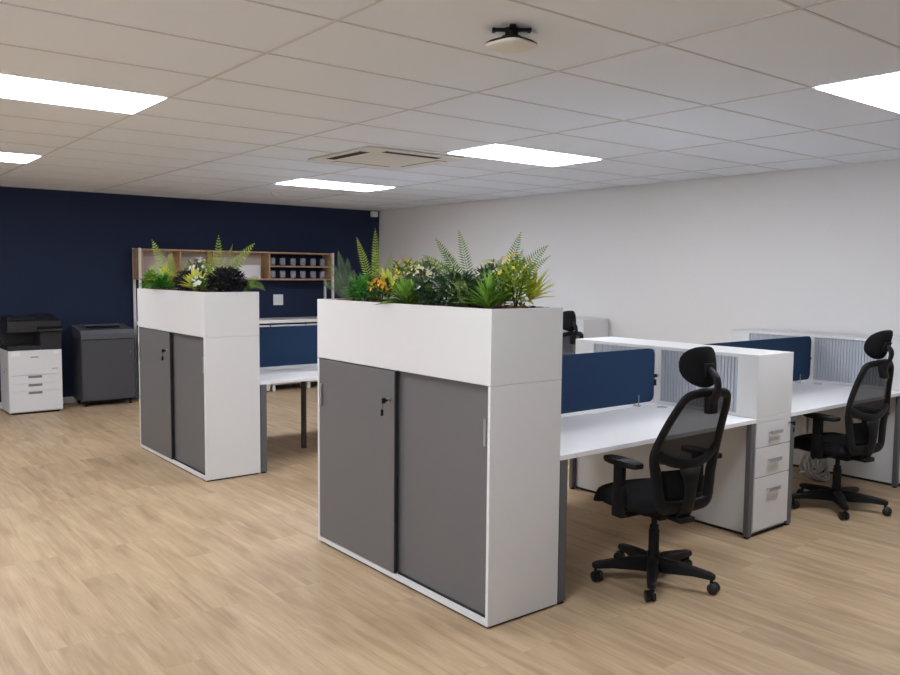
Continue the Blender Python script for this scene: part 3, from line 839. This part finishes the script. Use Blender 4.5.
# nearest planter, from its far end towards the camera side end
fern((2.50, 4.10, ZS), [(2.50, 4.22, 1.73, .02, .036), (2.47, 4.29, 1.67, .04, .04), (2.46, 4.33, 1.53, .07, .04), (2.55, 4.20, 1.69, .02, .036), (2.46, 3.98, 1.62, .03, .04), (2.44, 4.14, 1.60, .03, .04)],
     'grey green fern at the far left end of the front planter', M['g_grey'], .04, 26)
fern((2.68, 4.08, ZS), [(2.64, 4.24, 1.815, .01, .038), (2.68, 4.10, 1.865, .01, .038), (2.72, 3.98, 1.72, .01, .035), (2.74, 4.2, 1.75, .01, .035)],
     'tall bright green fern with upright fronds near the left end of front planter', M['g_lime'], .05, 24)
bush((2.47, 3.90, ZS), (.06, .09, .08), 170, .05, .028, M['g_vivid'], 'small vivid green leafy plant beside the orange flowers in front planter', 11)
spiky((2.53, 3.74, ZS+.02), 26, .20, .032, M['g_yellow'], 'lime yellow spiky plant above the orange flowers in front planter', 12, (.1, 1.1))
bush((2.455, 3.70, ZS), (.05, .085, .08), 70, .04, .02, M['g_dark'], 'orange flowering plant at the front edge of the front planter', 13, flowers=(44, .012, M['f_orange']), cat='flower', name='flowering_plant')
spiky((2.47, 3.47, ZS), 60, .17, .034, M['g_mid'], 'broad bladed green plant in the middle left of front planter', 14, (.25, 1.35))
bush((2.66, 3.76, ZS), (.08, .11, .12), 170, .05, .02, M['g_mid'], 'yellow flowering plant behind the broad green blades in front planter', 15, zc=.12, flowers=(50, .012, M['f_yellow']), cat='flower', name='flowering_plant')
bush((2.64, 3.52, ZS), (.11, .16, .125), 420, .042, .018, M['g_grey'], 'bushy white flowered plant in the middle of the front planter', 16, zc=.12, flowers=(100, .0105, M['f_cream']), cat='flower', name='flowering_plant')
bush((2.49, 3.31, ZS), (.06, .07, .07), 80, .05, .03, M['g_dark'], 'dark leaved plant with large white flowers at front planter middle', 17, flowers=(14, .022, M['f_white']), cat='flower', name='flowering_plant')
bush((2.57, 3.18, ZS), (.12, .18, .09), 420, .075, .020, M['g_dark'], 'dense dark green plant under the arching fern in front planter', 18, up=.1)
fern((2.60, 3.08, ZS), [(2.58, 3.38, 1.785, .03, .042), (2.60, 3.215, 1.82, .03, .042), (2.60, 3.34, 1.72, .06, .042), (2.56, 3.47, 1.70, .08, .04), (2.66, 2.95, 1.69, .01, .03), (2.70, 3.00, 1.67, .01, .03), (2.45, 3.32, 1.53, .06, .05), (2.44, 3.05, 1.55, .06, .05)],
     'large green fern with long arching fronds right of planter middle', M['g_fern'], .05, 26)
bush((2.62, 2.99, ZS), (.09, .09, .12), 240, .04, .018, M['g_grey'], 'cream flowering plant between the two ferns in front planter', 19, zc=.11, flowers=(70, .010, M['f_cream']), cat='flower', name='flowering_plant')
fern((2.66, 3.00, ZS), [(2.66, 2.825, 1.80, .03, .042), (2.68, 2.83, 1.72, .02, .035), (2.68, 2.665, 1.735, .06, .05), (2.72, 2.69, 1.69, .04, .03), (2.72, 2.95, 1.66, .02, .035)],
     'upright green fern near the right end of the front planter', M['g_fern'], .05, 26)
spiky((2.49, 2.85, ZS), 100, .19, .022, M['g_mid'], 'grassy bright green plant near the right front corner of front planter', 20, (.15, 1.15))
spiky((2.70, 2.80, ZS+.04), 30, .175, .022, M['g_yellow'], 'lime yellow leafy plant overhanging the right end of front planter', 21, (.4, 1.3), (-150, 60), droop=.15)
bush((2.60, 2.79, ZS), (.11, .075, .135), 420, .038, .018, M['g_lime'], 'bushy green plant with yellow flowers at front planter right end', 22, zc=.12, flowers=(36, .011, M['f_yellow']), cat='flower', name='flowering_plant')
# farther planter
bush((2.46, 7.38, ZS), (.07, .10, .085), 240, .06, .028, M['g_mid'], 'small green leafy plant at the far planter left corner', 31)
spiky((2.52, 7.22, ZS+.06), 30, .18, .03, M['g_yellow'], 'yellow spiky plant in the far planter left half', 32, (.1, 1.2))
fern((2.58, 7.20, ZS), [(2.54, 7.60, 1.89, .03, .06), (2.62, 7.36, 1.78, .03, .055), (2.48, 7.55, 1.66, .05, .05), (2.70, 7.05, 1.72, .02, .05), (2.50, 7.0, 1.68, .03, .05)],
     'light green fern leaning left in the far planter', M['g_lime'], .05, 18)
spiky((2.425, 7.02, ZS+.03), 80, .17, .026, M['g_vivid'], 'vivid green plant spilling over the far planter front edge', 33, (.3, 1.35), droop=.65)
bush((2.53, 6.72, ZS), (.09, .17, .10), 380, .045, .026, M['g_black'], 'dark leaved plant in the middle of the far planter', 34, up=.1)
bush((2.66, 6.80, ZS), (.11, .18, .14), 460, .04, .02, M['g_grey'], 'small white flowered plant behind the dark leaves in far planter', 35, zc=.14, flowers=(34, .016, M['f_white']), cat='flower', name='flowering_plant')
spiky((2.50, 6.44, ZS+.01), 46, .19, .04, M['g_yellow'], 'yellow green leafy plant next to white flowers in far planter', 36, (.1, 1.1))
bush((2.455, 6.27, ZS), (.05, .08, .07), 80, .05, .03, M['g_mid'], 'green plant with bright white flowers at far planter near corner', 37, flowers=(18, .028, M['f_white']), cat='flower', name='flowering_plant')
fern((2.68, 6.42, ZS), [(2.70, 6.46, 1.90, .01, .055), (2.69, 6.16, 1.82, .03, .03), (2.66, 6.58, 1.78, .02, .05), (2.72, 5.83, 1.82, .06, .07), (2.68, 5.99, 1.73, .05, .065), (2.60, 6.55, 1.70, .03, .05)],
     'bright green fern with tall fronds in the far planter right half', M['g_lime'], .05, 18)
bush((2.62, 6.12, ZS), (.15, .17, .11), 640, .05, .028, M['g_black'], 'purple black leafy plant at the near end of far planter', 38, up=.15)
fern((2.74, 6.12, ZS), [(2.82, 5.86, 1.46, .12, .045), (2.80, 5.93, 1.56, .06, .045), (2.79, 5.98, 1.50, .08, .04)],
     'dark green fern drooping over the right end of far planter', M['g_fern'], .04, 22)
